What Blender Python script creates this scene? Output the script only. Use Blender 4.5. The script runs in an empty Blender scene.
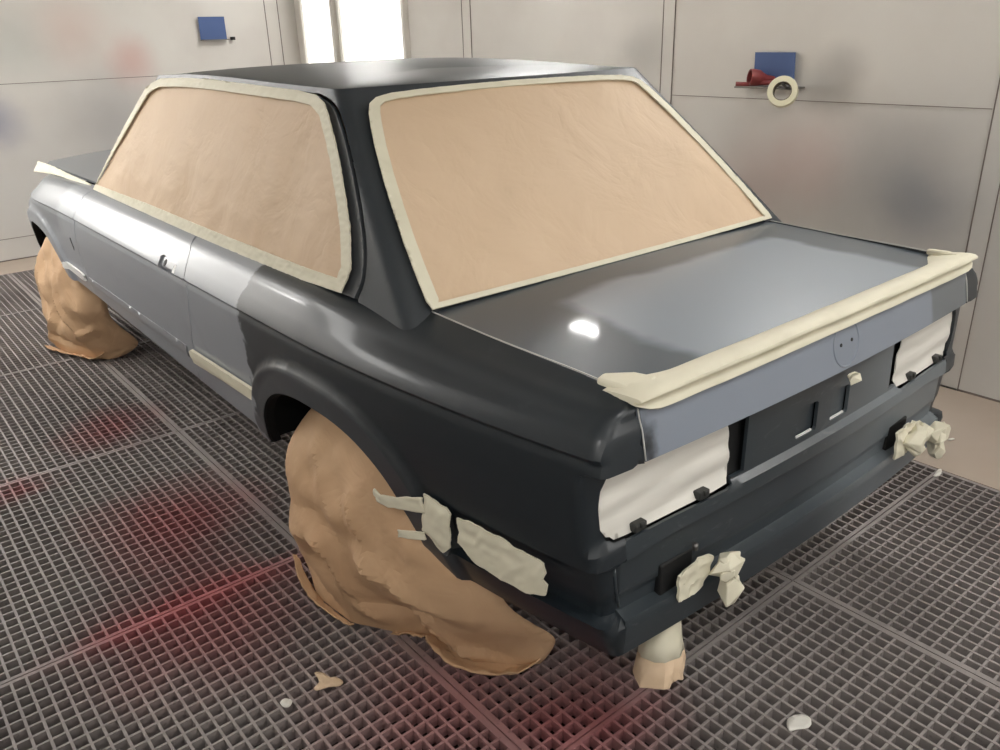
import math
def lerp(a,b,t): return a+(b-a)*t
def table(tab,v):
    if v<=tab[0][0]: return tab[0][1]
    for (a,x),(b,y) in zip(tab,tab[1:]):
        if v<=b: return lerp(x,y,(v-a)/(b-a))
    return tab[-1][1]
def sstep(a,b,x):
    t=min(1,max(0,(x-a)/(b-a))); return t*t*(3-2*t)
ARCHES=((0.02,.265,.39,.385),(2.90,.285,.40,.385))
PROFILE=[(.32,.745),(.345,.768),(.38,.785),(.42,.800),(.50,.818),(.60,.830),(.70,.8385),(.75,.839),(.787,.8378),(.793,.8345),(.799,.8345),(.803,.8415),(.809,.840),(.84,.821),(.87,.799),(.888,.785),(.898,.774),(.905,.761),(.909,.750),(.911,.742),(.98,.632)]
def arch_d(y,z):
    best=9
    for cy,cz,a,b in ARCHES:
        if z<cz: d=abs(y-cy)/a-1
        else: d=(abs((y-cy)/a)**2.5+((z-cz)/b)**2.5)**(1/2.5)-1
        best=min(best,d*.38)
    return best
def deck_in(y): return .02*sstep(.1,-.25,y)*(1-sstep(-.4,-.84,y))
def low_recess(y,z):
    "depth of the bumper recess behind the rear wheel"
    if y>-.40: return 0
    k=sstep(-.405,-.42,y)
    return k*(.03*(sstep(.562,.558,z)*sstep(.428,.434,z)) + .004*sstep(.431,.427,z)*0)
def body_w(y,v):
    w=table(PROFILE,v)
    if y<.15: w-=(.075+.022*(1-sstep(.80,.911,v)))*(.15-y)**2+deck_in(y)*sstep(.80,.905,v)
    if y>2.75: w-=.09*((y-2.75)/.8)**2+.20*((y-2.75)/.8)**2*sstep(.66,.92,v)
    d=arch_d(y,v)
    f=sstep(.085,.062,d)*.016
    w+=f*sstep(.80,.70,v)
    w-=low_recess(y,v)
    return w
def body_rear(x,v):
    "y of the tail at half width x, height v"
    t=[(.32,-.855),(.345,-.862),(.42,-.868),(.427,-.864),(.432,-.838),(.47,-.840),(.474,-.845),(.553,-.848),(.559,-.862),(.60,-.858),(.612,-.845),(.765,-.843),(.774,-.884),(.88,-.864),(.905,-.860),(.911,-.856),(.98,-.746)]
    return table(t,v)+.030*(abs(x)/.7)**2
def body_front(x,v):
    t=[(.3,3.44),(.5,3.48),(.7,3.47),(.80,3.43),(.911,3.36),(.98,3.25)]
    return table(t,v)-.07*(abs(x)/.7)**2
def path(a,v,wf,rf,ff,r,zf):
    "a = y along the side; below the corner it runs round onto the tail, above it round onto the nose"
    w_t=wf(rf(.7,v)+r,v); yt=rf(w_t-r,v); ye=yt+r
    w_n=wf(ff(.6,v)-r,v); yn=ff(w_n-r,v); yf=yn-r
    q=r*math.pi/2
    if ye<=a<=yf: p=(-wf(a,v),a)
    elif a<ye:
        b=ye-a
        if b<q: f=b/r; p=(-(w_t-r+r*math.cos(f)),ye-r*math.sin(f))
        else:
            x=-(w_t-r-(b-q)); p=(x,rf(x,v))
    else:
        b=a-yf
        if b<q: f=b/r; p=(-(w_n-r+r*math.cos(f)),yf+r*math.sin(f))
        else:
            x=-(w_n-r-(b-q)); p=(x,ff(x,v))
    return (p[0],p[1],zf(a,v,p))
def body_z(a,v,p):
    y=p[1]; k=sstep(.15,-.45,y); z=v if v<.911 else .911+(v-.911)*(-.22+1.0*k)
    z-=.035*k*sstep(.82,.911,v)-.003*k*max(0,1-abs(v-.907)/.020)
    z+=.018*sstep(.72,.5,abs(p[0]))*max(0,1-abs(v-.56)/.07)
    if y>2.2: z-=.085*((y-2.2)/1.5)**1.6*sstep(.70,.90,v)
    return z
def body(a,v): return path(a,v,body_w,body_rear,body_front,.022,body_z)
def lid(x,w):
    "boot lid: w 0..1 back from the rear window, 1..1.1 over the edge, beyond that down the tail face (0.1 = 1/10 of a metre)"
    y0=-.252+.014*(abs(x)/.65)**2; ye=-.857+.018*(abs(x)/.65)**2; x*=1.004-.012*min(1,max(0,w))
    L=y0-ye-.014; cr=.010*(1-(abs(x)/.65)**2); r=.014
    if w<1: return (x,y0-L*w,.903-.014*w-.006*w*w+cr)
    z1=.883+cr; f=min(1,(w-1)/.1)*1.40
    y=ye+.014-r*math.sin(f); z=z1-r*(1-math.cos(f))
    b=max(0,w-1.1); return (x,y-.19*b,z-b*.982)
def lid_w(x,z):
    cr=.010*(1-(abs(x)/.65)**2); return 1.1+(.883+cr-.014*(1-math.cos(1.40))-z)/.982
def gap_v(y):
    "height parameter where the deck meets the boot lid gap (half width .650)"
    y=min(.15,y); w=-.075*(.15-y)**2-deck_in(y); return .911+(.742+w-lerp(.650,.641,sstep(-.3,-.84,y)))/1.594
def body_a(x,v):
    "abscissa of the tail point at x (negative = left) "
    r=.022; w_t=body_w(body_rear(.7,v)+r,v); ye=body_rear(w_t-r,v)+r
    return ye-r*math.pi/2-(w_t-r+x)
# greenhouse, t 0..1 from belt to roof edge
def gh_w(y,t): return .730-.158*t+.005*math.sin(math.pi*min(1,max(0,t)))-.012*((y-.9)/.9)**2*.6
def gh_rear(x,t): return -.243+.457*t+.008*(abs(x)/.65)**2
def gh_front(x,t): return 2.30-.60*t-.12*(abs(x)/.65)**2
def gh_z(a,t,p):
    y=p[1]; zt=1.333+.020*sstep(.1,1.2,y)-.012*sstep(1.2,1.8,y)
    zb=.908
    return zb+(zt-zb)*t
def gh(a,t): return path(a,t,gh_w,gh_rear,gh_front,.03,gh_z)
def gh_a(x,t):
    r=.03; w_t=gh_w(gh_rear(.7,t)+r,t); ye=gh_rear(w_t-r,t)+r
    return ye-r*math.pi/2-(w_t-r+x)
CAM=[813.17885, 0.68108, 0.39745, -0.03111, -1.61763, -1.66786, 1.47174]
EXPOSURE=0.12
import bpy, bmesh, random
from mathutils import Vector, Matrix, noise
from mathutils.geometry import delaunay_2d_cdt
C=bpy.context.scene.collection
PI=math.pi
# ------------------------------------------------------------------ helpers
def N(nt,t,**kw):
    n=nt.nodes.new(t)
    for k,v in kw.items():
        if k in('operation','blend_type','data_type','noise_dimensions','feature','distance','interpolation','musgrave_type'): setattr(n,k,v)
        else: n.inputs[k].default_value=v
    return n
def srgb(r,g,b):
    f=lambda c:(c/255/12.92) if c/255<=.04045 else ((c/255+.055)/1.055)**2.4
    return (f(r),f(g),f(b),1)
class Mat:
    def __init__(s,name,col,rough=.5,metal=0,coat=0,coat_r=.1,spec=.5):
        s.m=bpy.data.materials.new(name); s.m.use_nodes=True; s.nt=s.m.node_tree
        s.b=s.nt.nodes['Principled BSDF']; s.b.inputs['Base Color'].default_value=col
        s.b.inputs['Roughness'].default_value=rough; s.b.inputs['Metallic'].default_value=metal
        s.b.inputs['Coat Weight'].default_value=coat; s.b.inputs['Coat Roughness'].default_value=coat_r
        s.b.inputs['Specular IOR Level'].default_value=spec
        s.tc=s.nt.nodes.new('ShaderNodeTexCoord'); s.cur=None; s.col=col; s.sep=None
        s.base_out=None
    def L(s,a,b): s.nt.links.new(a,b)
    def noise(s,scale,detail=3,rough=.5,stretch=None,dist=0):
        v=s.tc.outputs['Object']
        if stretch:
            mp=s.nt.nodes.new('ShaderNodeMapping'); mp.inputs['Scale'].default_value=stretch; s.L(v,mp.inputs[0]); v=mp.outputs[0]
        n=N(s.nt,'ShaderNodeTexNoise',Scale=scale,Detail=detail,Roughness=rough,Distortion=dist); s.L(v,n.inputs['Vector']); return n.outputs['Fac']
    def mth(s,op,a,b=None,c=None):
        n=s.nt.nodes.new('ShaderNodeMath'); n.operation=op
        for i,x in enumerate((a,b,c)):
            if x is None: continue
            if isinstance(x,(int,float)): n.inputs[i].default_value=x
            else: s.L(x,n.inputs[i])
        return n.outputs[0]
    def xyz(s,i):
        if not s.sep: s.sep=s.nt.nodes.new('ShaderNodeSeparateXYZ'); s.L(s.tc.outputs['Object'],s.sep.inputs[0])
        return s.sep.outputs[i]
    def ramp(s,v,lo,hi):
        n=s.nt.nodes.new('ShaderNodeMapRange'); n.interpolation_type='SMOOTHSTEP'
        n.inputs['From Min'].default_value=lo; n.inputs['From Max'].default_value=hi; n.inputs['To Min'].default_value=0; n.inputs['To Max'].default_value=1
        if lo>hi:
            n.inputs['From Min'].default_value=hi; n.inputs['From Max'].default_value=lo; n.inputs['To Min'].default_value=1; n.inputs['To Max'].default_value=0
        s.L(v,n.inputs['Value']); return n.outputs[0]
    def axis(s,i,lo,hi,ns=0,amp=0,detail=3):
        v=s.xyz(i)
        if amp: v=s.mth('ADD',v,s.mth('MULTIPLY',s.mth('SUBTRACT',s.noise(ns,detail),.5),amp*2))
        return s.ramp(v,lo,hi)
    def ball(s,c,r0,r1,ns=3,amp=.0,sc=(1,1,1)):
        mp=s.nt.nodes.new('ShaderNodeVectorMath'); mp.operation='SUBTRACT'; s.L(s.tc.outputs['Object'],mp.inputs[0]); mp.inputs[1].default_value=c
        m2=s.nt.nodes.new('ShaderNodeVectorMath'); m2.operation='MULTIPLY'; s.L(mp.outputs[0],m2.inputs[0]); m2.inputs[1].default_value=sc
        m3=s.nt.nodes.new('ShaderNodeVectorMath'); m3.operation='LENGTH'; s.L(m2.outputs[0],m3.inputs[0]); v=m3.outputs['Value']
        if amp: v=s.mth('ADD',v,s.mth('MULTIPLY',s.mth('SUBTRACT',s.noise(ns,4),.5),amp*2))
        return s.ramp(v,r1,r0)
    def mul(s,*a):
        r=a[0]
        for x in a[1:]: r=s.mth('MULTIPLY',r,x)
        return r
    def mix(s,fac,col):
        n=s.nt.nodes.new('ShaderNodeMix'); n.data_type='RGBA'
        if s.cur is None: n.inputs['A'].default_value=s.col
        else: s.L(s.cur,n.inputs['A'])
        n.inputs['B'].default_value=col
        if isinstance(fac,(int,float)): n.inputs['Factor'].default_value=fac
        else: s.L(fac,n.inputs['Factor'])
        s.cur=n.outputs['Result']; s.L(s.cur,s.b.inputs['Base Color']); return s
    def bump(s,h,strength=.3,dist=.01):
        n=s.nt.nodes.new('ShaderNodeBump'); n.inputs['Strength'].default_value=strength; n.inputs['Distance'].default_value=dist
        s.L(h,n.inputs['Height']); s.L(n.outputs[0],s.b.inputs['Normal']); return s
    def rough(s,v,lo,hi):
        n=s.nt.nodes.new('ShaderNodeMapRange'); n.inputs['To Min'].default_value=lo; n.inputs['To Max'].default_value=hi; s.L(v,n.inputs['Value']); s.L(n.outputs[0],s.b.inputs['Roughness'])

def empty(name,loc=(0,0,0)):
    o=bpy.data.objects.new(name,None); o.location=loc; o.empty_display_size=.1; C.objects.link(o); return o
def tag(o,label=None,cat=None,group=None,kind=None):
    for k,v in(('label',label),('category',cat),('group',group),('kind',kind)):
        if v: o[k]=v
    return o
def mesh_obj(name,verts,faces,mat,parent=None,smooth=True,sharp=None):
    me=bpy.data.meshes.new(name); me.from_pydata([tuple(v) for v in verts],[],faces); me.update()
    if smooth:
        me.polygons.foreach_set('use_smooth',[True]*len(me.polygons))
        if sharp: me.set_sharp_from_angle(angle=math.radians(sharp))
    if mat: me.materials.append(mat.m if isinstance(mat,Mat) else mat)
    o=bpy.data.objects.new(name,me); C.objects.link(o)
    if parent: o.parent=parent; o.matrix_parent_inverse=Matrix.Translation(-parent.location)
    return o
def inside(p,poly):
    x,y=p; c=False; j=len(poly)-1
    for i in range(len(poly)):
        xi,yi=poly[i]; xj,yj=poly[j]
        if (yi>y)!=(yj>y) and x<(xj-xi)*(y-yi)/(yj-yi)+xi: c=not c
        j=i
    return c
def seg_d(p,poly):
    best=9; x,y=p
    for i in range(len(poly)):
        x1,y1=poly[i-1]; x2,y2=poly[i]; dx,dy=x2-x1,y2-y1; l=dx*dx+dy*dy
        t=0 if l==0 else max(0,min(1,((x-x1)*dx+(y-y1)*dy)/l))
        d=(x1+t*dx-x)**2+(y1+t*dy-y)**2
        if d<best: best=d
    return math.sqrt(best)
def densify(poly,step):
    out=[]
    for i in range(len(poly)):
        a=poly[i]; b=poly[(i+1)%len(poly)]; l=math.dist(a,b); n=max(1,int(math.ceil(l/step-.01)))
        for k in range(n): out.append((lerp(a[0],b[0],k/n),lerp(a[1],b[1],k/n)))
    return out
def smooth_poly(pts,n=4,closed=True):
    "catmull-rom through the points"
    out=[]; m=len(pts); rng=range(m) if closed else range(m-1)
    for i in rng:
        g=lambda k:pts[k%m] if closed else pts[max(0,min(m-1,k))]
        p0,p1,p2,p3=g(i-1),g(i),g(i+1),g(i+2)
        for k in range(n):
            t=k/n
            out.append(tuple(.5*((2*p1[j])+(-p0[j]+p2[j])*t+(2*p0[j]-5*p1[j]+4*p2[j]-p3[j])*t*t+(-p0[j]+3*p1[j]-3*p2[j]+p3[j])*t**3) for j in range(len(p1))))
    if not closed: out.append(tuple(pts[-1]))
    return out
def crossings(v,polys):
    xs=[]
    for P in polys:
        for k in range(len(P)):
            (x1,y1),(x2,y2)=P[k-1],P[k]
            if (y1>v)!=(y2>v): xs.append(x1+(v-y1)*(x2-x1)/(y2-y1))
    return sorted(xs)
def tri_domain(poly,holes,step,rows=(),vstep=None,extra=()):
    vstep=vstep or step
    P=densify(poly,step); H=[densify(h,step) for h in holes]
    pts=list(P); edges=[(i,(i+1)%len(P)) for i in range(len(P))]
    for h in H:
        b=len(pts); pts+=h; edges+=[(b+i,b+(i+1)%len(h)) for i in range(len(h))]
    for ln in extra:
        q=[p for p in ln if inside(p,P) and seg_d(p,P)>step*.6]
        b=len(pts); pts+=q
    cell={}
    for p in pts: cell.setdefault((int(p[0]//step),int(p[1]//step)),[]).append(p)
    def near(p,r):
        a,b=int(p[0]//step),int(p[1]//step)
        for i in(-1,0,1):
            for j in(-1,0,1):
                for q in cell.get((a+i,b+j),()):
                    if (q[0]-p[0])**2+(q[1]-p[1])**2<r*r: return True
        return False
    u0=min(p[0] for p in P);u1=max(p[0] for p in P);v0=min(p[1] for p in P);v1=max(p[1] for p in P)
    vs=[v0+vstep*k for k in range(1,int((v1-v0)/vstep)+1)]
    vs=[v for v in vs if all(abs(v-r)>vstep*.4 for r in rows)]+[r for r in rows if v0<r<v1]
    allp=[P]+H
    for v in vs:
        xs=crossings(v,allp); isrow=v in rows
        for a,b in zip(xs[::2],xs[1::2]):
            k0=int(math.ceil((a-u0)/step)); k1=int((b-u0)//step)
            for k in range(k0,k1+1):
                p=(u0+step*k,v)
                if p[0]-a>.2*step and b-p[0]>.2*step and not near(p,step*(.35 if isrow else .5)): pts.append(p)
    r=delaunay_2d_cdt([Vector(p) for p in pts],edges,[],0,1e-7)
    V=[(v[0],v[1]) for v in r[0]]; F=[]
    for f in r[2]:
        cx=sum(V[i][0] for i in f)/3; cy=sum(V[i][1] for i in f)/3
        xs=crossings(cy,allp); n=0
        for x in xs:
            if x<cx: n+=1
        if n%2==1: F.append(tuple(f))
    return V,F,P,H
def normal_of(S,u,v,sign):
    e=1e-3; a=Vector(S(u+e,v))-Vector(S(u-e,v)); b=Vector(S(u,v+e))-Vector(S(u,v-e)); n=a.cross(b)
    if n.length<1e-12: return Vector((0,0,1))
    return n.normalized()*sign
def panel(name,S,poly,mat,parent,step=.015,holes=(),rows=(),off=None,sign=-1,thick=.008,mirror=False,vstep=None,smooth=True,sharp=None,both=False,rim=0,extra=()):
    V,F,P,H=tri_domain(poly,holes,step,rows,vstep,extra)
    X=[]
    for (u,v) in V:
        p=Vector(S(u,v))
        if off is not None:
            o=off(u,v) if callable(off) else off
            p+=normal_of(S,u,v,sign)*o
        X.append(p)
    # orientation
    F2=[]
    tot=0
    for f in F[:: max(1,len(F)//60)]:
        a,b,c=[X[i] for i in f]; u=sum(V[i][0] for i in f)/3; v=sum(V[i][1] for i in f)/3
        tot+=(b-a).cross(c-a).dot(normal_of(S,u,v,sign))
    if tot<0: F=[(f[0],f[2],f[1]) for f in F]
    objs=[]
    # front, back and a crisp rim
    vn=[Vector((0,0,0)) for _ in X]; edge={}
    for f in F:
        a,b,c=[X[i] for i in f]; nn=(b-a).cross(c-a)
        for i in f: vn[i]+=nn
        for i in range(3):
            e=(f[i],f[(i+1)%3]); k=(min(e),max(e)); edge[k]=None if k in edge else e
    n=len(X); V2=list(X); F2=list(F)
    if thick:
        B=[X[i]-(vn[i].normalized() if vn[i].length>0 else Vector((0,0,0)))*thick for i in range(n)]
        V2+=B; F2+=[(f[0]+n,f[2]+n,f[1]+n) for f in F]
        for e in edge.values():
            if e:
                b=len(V2); V2+=[X[e[0]],B[e[0]],B[e[1]],X[e[1]]]; F2.append((b,b+1,b+2,b+3))
    if not mirror or both: objs.append(mesh_obj(name,V2,F2,mat,parent,smooth,sharp))
    if mirror or both: objs.append(mesh_obj(name,[(-p[0],p[1],p[2]) for p in V2],[tuple(f[::-1]) for f in F2],mat,parent,smooth,sharp))
    return objs[0] if len(objs)==1 else objs
def hull(name,c,r,mat,parent,seed,n=16,up=None):
    "a wad of folded tape: faceted hulls pushed together"
    rnd=random.Random(seed); bm=bmesh.new()
    for k in range(3):
        cc=Vector(c)+Vector((rnd.uniform(-.35,.35)*r[0],rnd.uniform(-.2,.2)*r[1],rnd.uniform(-.35,.35)*r[2])) if k else Vector(c)
        sc=1 if k==0 else rnd.uniform(.55,.8); vs=[]
        for i in range(n):
            z=rnd.uniform(-1,1); t=rnd.uniform(0,2*PI); q=math.sqrt(1-z*z)
            vs.append(bm.verts.new(cc+Vector((r[0]*q*math.cos(t),r[1]*q*math.sin(t),r[2]*z))*sc*rnd.uniform(.8,1.1)))
        g=bmesh.ops.convex_hull(bm,input=vs)
        bmesh.ops.delete(bm,geom=[v for v in vs if not v.link_faces],context='VERTS')
    me=bpy.data.meshes.new(name); bm.to_mesh(me); bm.free(); me.materials.append(mat.m)
    me.polygons.foreach_set('use_smooth',[True]*len(me.polygons)); me.set_sharp_from_angle(angle=math.radians(30))
    o=bpy.data.objects.new(name,me); C.objects.link(o); o.parent=parent
    b=o.modifiers.new('fold','BEVEL'); b.width=.0025; b.segments=2; b.limit_method='ANGLE'
    return o
def tube(pts,rad,n=10,cap=True):
    V=[];F=[]; pts=[Vector(p) for p in pts]
    for i,p in enumerate(pts):
        d=(pts[min(i+1,len(pts)-1)]-pts[max(i-1,0)]).normalized(); a=d.orthogonal().normalized() if i==0 else (pa-d*pa.dot(d)).normalized(); pa=a; b=d.cross(a)
        r=rad[i] if isinstance(rad,(list,tuple)) else rad
        for k in range(n):
            t=2*PI*k/n; V.append(p+a*math.cos(t)*r+b*math.sin(t)*r)
    for i in range(len(pts)-1):
        for k in range(n): F.append((i*n+k,i*n+(k+1)%n,(i+1)*n+(k+1)%n,(i+1)*n+k))
    if cap: F.append(tuple(range(n-1,-1,-1))); F.append(tuple((len(pts)-1)*n+k for k in range(n)))
    return V,F
class MB:
    def __init__(s): s.V=[];s.F=[]
    def add(s,V,F): b=len(s.V); s.V+=[tuple(v) for v in V]; s.F+=[tuple(b+i for i in f) for f in F]; return s
    def box(s,x0,x1,y0,y1,z0,z1):
        return s.add([(x,y,z) for x in(x0,x1) for y in(y0,y1) for z in(z0,z1)],[(0,1,3,2),(4,6,7,5),(0,4,5,1),(2,3,7,6),(0,2,6,4),(1,5,7,3)])
    def prism(s,pts,v,axis=None):
        n=len(pts); v=Vector(v); return s.add([Vector(p) for p in pts]+[Vector(p)+v for p in pts],[tuple(range(n-1,-1,-1)),tuple(range(n,2*n))]+[(i,(i+1)%n,n+(i+1)%n,n+i) for i in range(n)])
    def obj(s,name,mat,parent=None,smooth=False,bevel=0,sharp=None):
        o=mesh_obj(name,s.V,s.F,mat,parent,smooth,sharp)
        bm=bmesh.new(); bm.from_mesh(o.data); bmesh.ops.recalc_face_normals(bm,faces=bm.faces); bm.to_mesh(o.data); bm.free()
        if bevel:
            m=o.modifiers.new('bevel','BEVEL'); m.width=bevel; m.segments=2; m.limit_method='ANGLE'
        return o
def nz(p,s=1,seed=0): return noise.noise(Vector((p[0]*s+seed*7.3,p[1]*s-seed*3.1,(p[2] if len(p)>2 else 0)*s+seed)))
def ridge(p,s,seed=0): return 1-2*abs(nz(p,s,seed))
def facets(u,v,k=9,seed=0,sc=1.0):
    "piecewise-flat creased sheet"
    rnd=random.Random(seed); h=0
    for i in range(k):
        t=rnd.uniform(0,PI); o=rnd.uniform(-1,1)*.35; w=rnd.uniform(.3,1)
        d=(u*math.cos(t)+v*math.sin(t))*sc-o
        h+=w*abs(((d*1.3+10)%.5)-.25)
    return h/k*4
# ------------------------------------------------------------------ materials
def paint(name,dark=(40,46,50),rough=.34,coat=.4,coat_r=.07):
    m=Mat(name,srgb(*dark),rough,coat=coat,coat_r=coat_r); 
    return m
M={}
def build_materials():
    m=paint('primer on the sides',(26,34,40),.42,.26,.14)
    m.mix(m.mul(m.axis(1,.405,.422,11,.085,4),m.axis(2,.935,.925)),srgb(142,147,154))
    m.mix(m.mul(m.axis(1,2.28,2.42,4,.12),m.axis(2,.66,.74,5,.05)),srgb(112,117,123))
    m.mix(m.mul(m.ball((-.84,.42,.45),.03,.05,12,.03)),srgb(70,74,80))
    m.mix(m.mul(m.ball((-.82,0,.27),.455,.475,6,.004,(1,1,1)),m.ramp(m.xyz(1),.40,.36),.35),srgb(88,92,96))  # lit look of the rear arch flare painted as lighter grey
    m.mix(m.mul(m.ramp(m.noise(4,5,.65,dist=.6),.55,.75),.18),srgb(96,100,104)); M['side']=m
    m=paint('primer on the roof and pillars',(38,45,51),.48,.16,.28); m.mix(m.mul(m.ramp(m.noise(3,5),.45,.75),.25),srgb(62,66,70)); M['roof']=m
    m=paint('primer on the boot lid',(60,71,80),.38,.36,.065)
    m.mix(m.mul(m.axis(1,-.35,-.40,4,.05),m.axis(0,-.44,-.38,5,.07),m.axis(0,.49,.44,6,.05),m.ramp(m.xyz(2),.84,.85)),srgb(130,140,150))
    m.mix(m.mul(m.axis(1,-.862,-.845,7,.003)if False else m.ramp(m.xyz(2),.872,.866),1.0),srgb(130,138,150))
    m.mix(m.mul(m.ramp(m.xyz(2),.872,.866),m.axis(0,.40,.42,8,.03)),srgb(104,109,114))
    m.mix(m.mul(m.ball((-.635,-.87,.815),.015,.04,22,.02,(1,1,.6))),srgb(34,38,42)); M['lid']=m
    m=paint('primer on the tail panel',(48,55,60),.42,.15,.2)
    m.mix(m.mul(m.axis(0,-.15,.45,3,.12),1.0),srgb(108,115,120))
    m.mix(m.mul(m.ramp(m.noise(9,6,.7,dist=1.2,stretch=(1,1,3)),.58,.68),.20),srgb(120,124,126)); M['tail']=m
    M['hood']=paint('primer on the bonnet',(112,117,122),.4)
    M['frame']=paint('grey window frame paint',(74,78,82),.4)
    M['doorgrey']=paint('grey strip paint',(128,132,138),.3)
    m=Mat('kraft masking paper',srgb(214,189,160),.62,spec=.3); m.mix(m.mul(m.ramp(m.noise(2.5,4),.3,.75),.5),srgb(200,174,145)); m.bump(m.mth('ABSOLUTE',m.mth('SUBTRACT',m.noise(5.5,4,.55,dist=.5),.5)),.55,.02); M['kraft']=m
    m=Mat('kraft paper of the wheel covers',srgb(203,170,136),.65,spec=.25); m.mix(m.mul(m.ramp(m.noise(3,4),.35,.75),.6),srgb(184,148,114)); m.bump(m.mth('ABSOLUTE',m.mth('SUBTRACT',m.noise(7,3,.55,dist=.6),.5)),.30,.03); M['kraft2']=m
    m=Mat('cream masking tape',srgb(222,217,196),.6,spec=.35); m.mix(m.mul(m.ramp(m.noise(14,3),.4,.75),.35),srgb(205,200,176)); m.bump(m.noise(90,3),.15,.001); M['tape']=m
    m=Mat('white masking paper',srgb(224,221,213),.6,spec=.3); m.mix(m.mul(m.ramp(m.noise(3,3,stretch=(1,1,8)),.45,.7),.5),srgb(206,203,195)); M['paper']=m
    M['black']=Mat('black rubber',srgb(14,15,16),.6); M['dark']=Mat('dark inner body',srgb(18,19,20),.8,spec=.2)
    M['clip']=Mat('dark plastic clip',srgb(45,46,44),.5)
    m=Mat('grating steel',srgb(150,143,140),.55,spec=.35)
    m.mix(m.ramp(m.noise(1.3,4),.35,.7),srgb(128,121,119))
    red=srgb(150,48,56)
    for c,r0,r1,k in(((-1.0,.85,0),.02,.42,.62),((-1.12,.30,0),.05,.45,.55),((-.95,1.75,0),.0,.3,.5),((-1.35,1.45,0),.0,.18,.6),((-.8,-.45,0),.0,.5,.5),((-.55,-.68,0),.0,.3,.55)):
        m.mix(m.mul(m.ball(c,r0,r1,5,.12),k),red)
    m.mix(m.mul(m.ball((-1.12,.378,0),.1,.5,5,.12,(1,5,1)),.6),srgb(168,84,88))
    m.mix(m.mul(m.ramp(m.noise(60,3),.62,.72),.3),srgb(60,50,48)); M['grate']=m
    m=Mat('dark pit below the grating',srgb(54,45,43),.85,spec=.15); m.mix(m.ramp(m.noise(90,5,.75),.58,.7),srgb(86,74,68)); M['pit']=m
    m.mix(m.mul(m.ball((-1.0,.7,-.1),.1,.7,5,.12),.5),srgb(80,24,26))
    m=Mat('tan concrete floor',srgb(176,163,150),.55,spec=.35); m.mix(m.mul(m.ramp(m.noise(2.2,5),.35,.7),.5),srgb(164,149,134)); M['concrete']=m
    def wall(name,spots):
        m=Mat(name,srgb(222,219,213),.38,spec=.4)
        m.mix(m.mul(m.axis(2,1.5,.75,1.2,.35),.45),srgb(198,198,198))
        m.mix(m.mul(m.ramp(m.noise(1.7,4),.42,.7),.35),srgb(202,196,190))
        for c,r,col,k in spots: m.mix(m.mul(m.ball(c,0,r,3,.10),k),srgb(*col))
        m.bump(m.noise(120,2),.04,.001); return m
    M['wall_r']=wall('sprayed white panels',[((1.9,.35,.9),.30,(208,165,158),.30),((1.9,.65,.8),.4,(198,160,150),.35),((1.9,-.05,.85),.45,(140,142,146),.5),((1.9,-.15,.75),.25,(125,132,146),.4),((1.9,.3,1.25),.2,(150,148,146),.5),((1.9,1.4,1.35),.22,(150,152,150),.4)])
    M['wall_f']=wall('sprayed white end panels',[((.48,5.32,1.35),.28,(206,150,142),.5),((-.55,5.32,1.0),.3,(110,120,155),.55),((.25,5.32,.95),.5,(150,152,156),.45),((.1,5.32,1.6),.4,(212,180,170),.4),((-.3,5.32,1.5),.4,(176,182,178),.4)])
    M['wall']=wall('white side panels',[])
    M['ceil']=Mat('white ceiling',srgb(235,233,228),.6)
    M['seam']=Mat('dark panel seam',srgb(120,110,104),.6)
    m=Mat('lit lamp diffuser',(1,1,1,1),.4); m.b.inputs['Emission Color'].default_value=(1,.985,.96,1); m.b.inputs['Emission Strength'].default_value=LAMP; M['lamp']=m
    m=Mat('lit wall lamp diffuser',(1,1,1,1),.4); m.b.inputs['Emission Color'].default_value=(1,.98,.95,1); m.b.inputs['Emission Strength'].default_value=WLAMP; M['wlamp']=m
    m=Mat('added end wall light diffuser',(1,1,1,1),.4); m.b.inputs['Emission Color'].default_value=(1,.98,.95,1); m.b.inputs['Emission Strength'].default_value=ADDED_END; M['added_end']=m
    m=Mat('added ceiling light diffuser',(1,1,1,1),.4); m.b.inputs['Emission Color'].default_value=(1,.985,.96,1); m.b.inputs['Emission Strength'].default_value=9.0; M['added_ceil']=m
    M['gapedge']=Mat('pale gap edge',srgb(190,190,186),.5)
    m=Mat('added back light diffuser',(1,1,1,1),.4); m.b.inputs['Emission Color'].default_value=(1,.985,.96,1); m.b.inputs['Emission Strength'].default_value=4.5; M['added_back']=m
    M['lampframe']=Mat('white lamp frame',srgb(225,222,215),.4)
    M['blue']=Mat('blue board',srgb(76,100,150),.55)
    M['maroon']=Mat('maroon plastic',srgb(128,52,52),.45); M['steel']=Mat('grey steel',srgb(120,118,116),.35,metal=.8)
    M['roll']=Mat('pale masking tape roll',srgb(228,224,196),.55); M['card']=Mat('grey cardboard core',srgb(96,88,72),.8)
    M['white_strip']=Mat('white plastic strip',srgb(228,228,226),.4)
LAMP=120.0; WLAMP=1.02; ADDED_END=9.5
build_materials()
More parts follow.
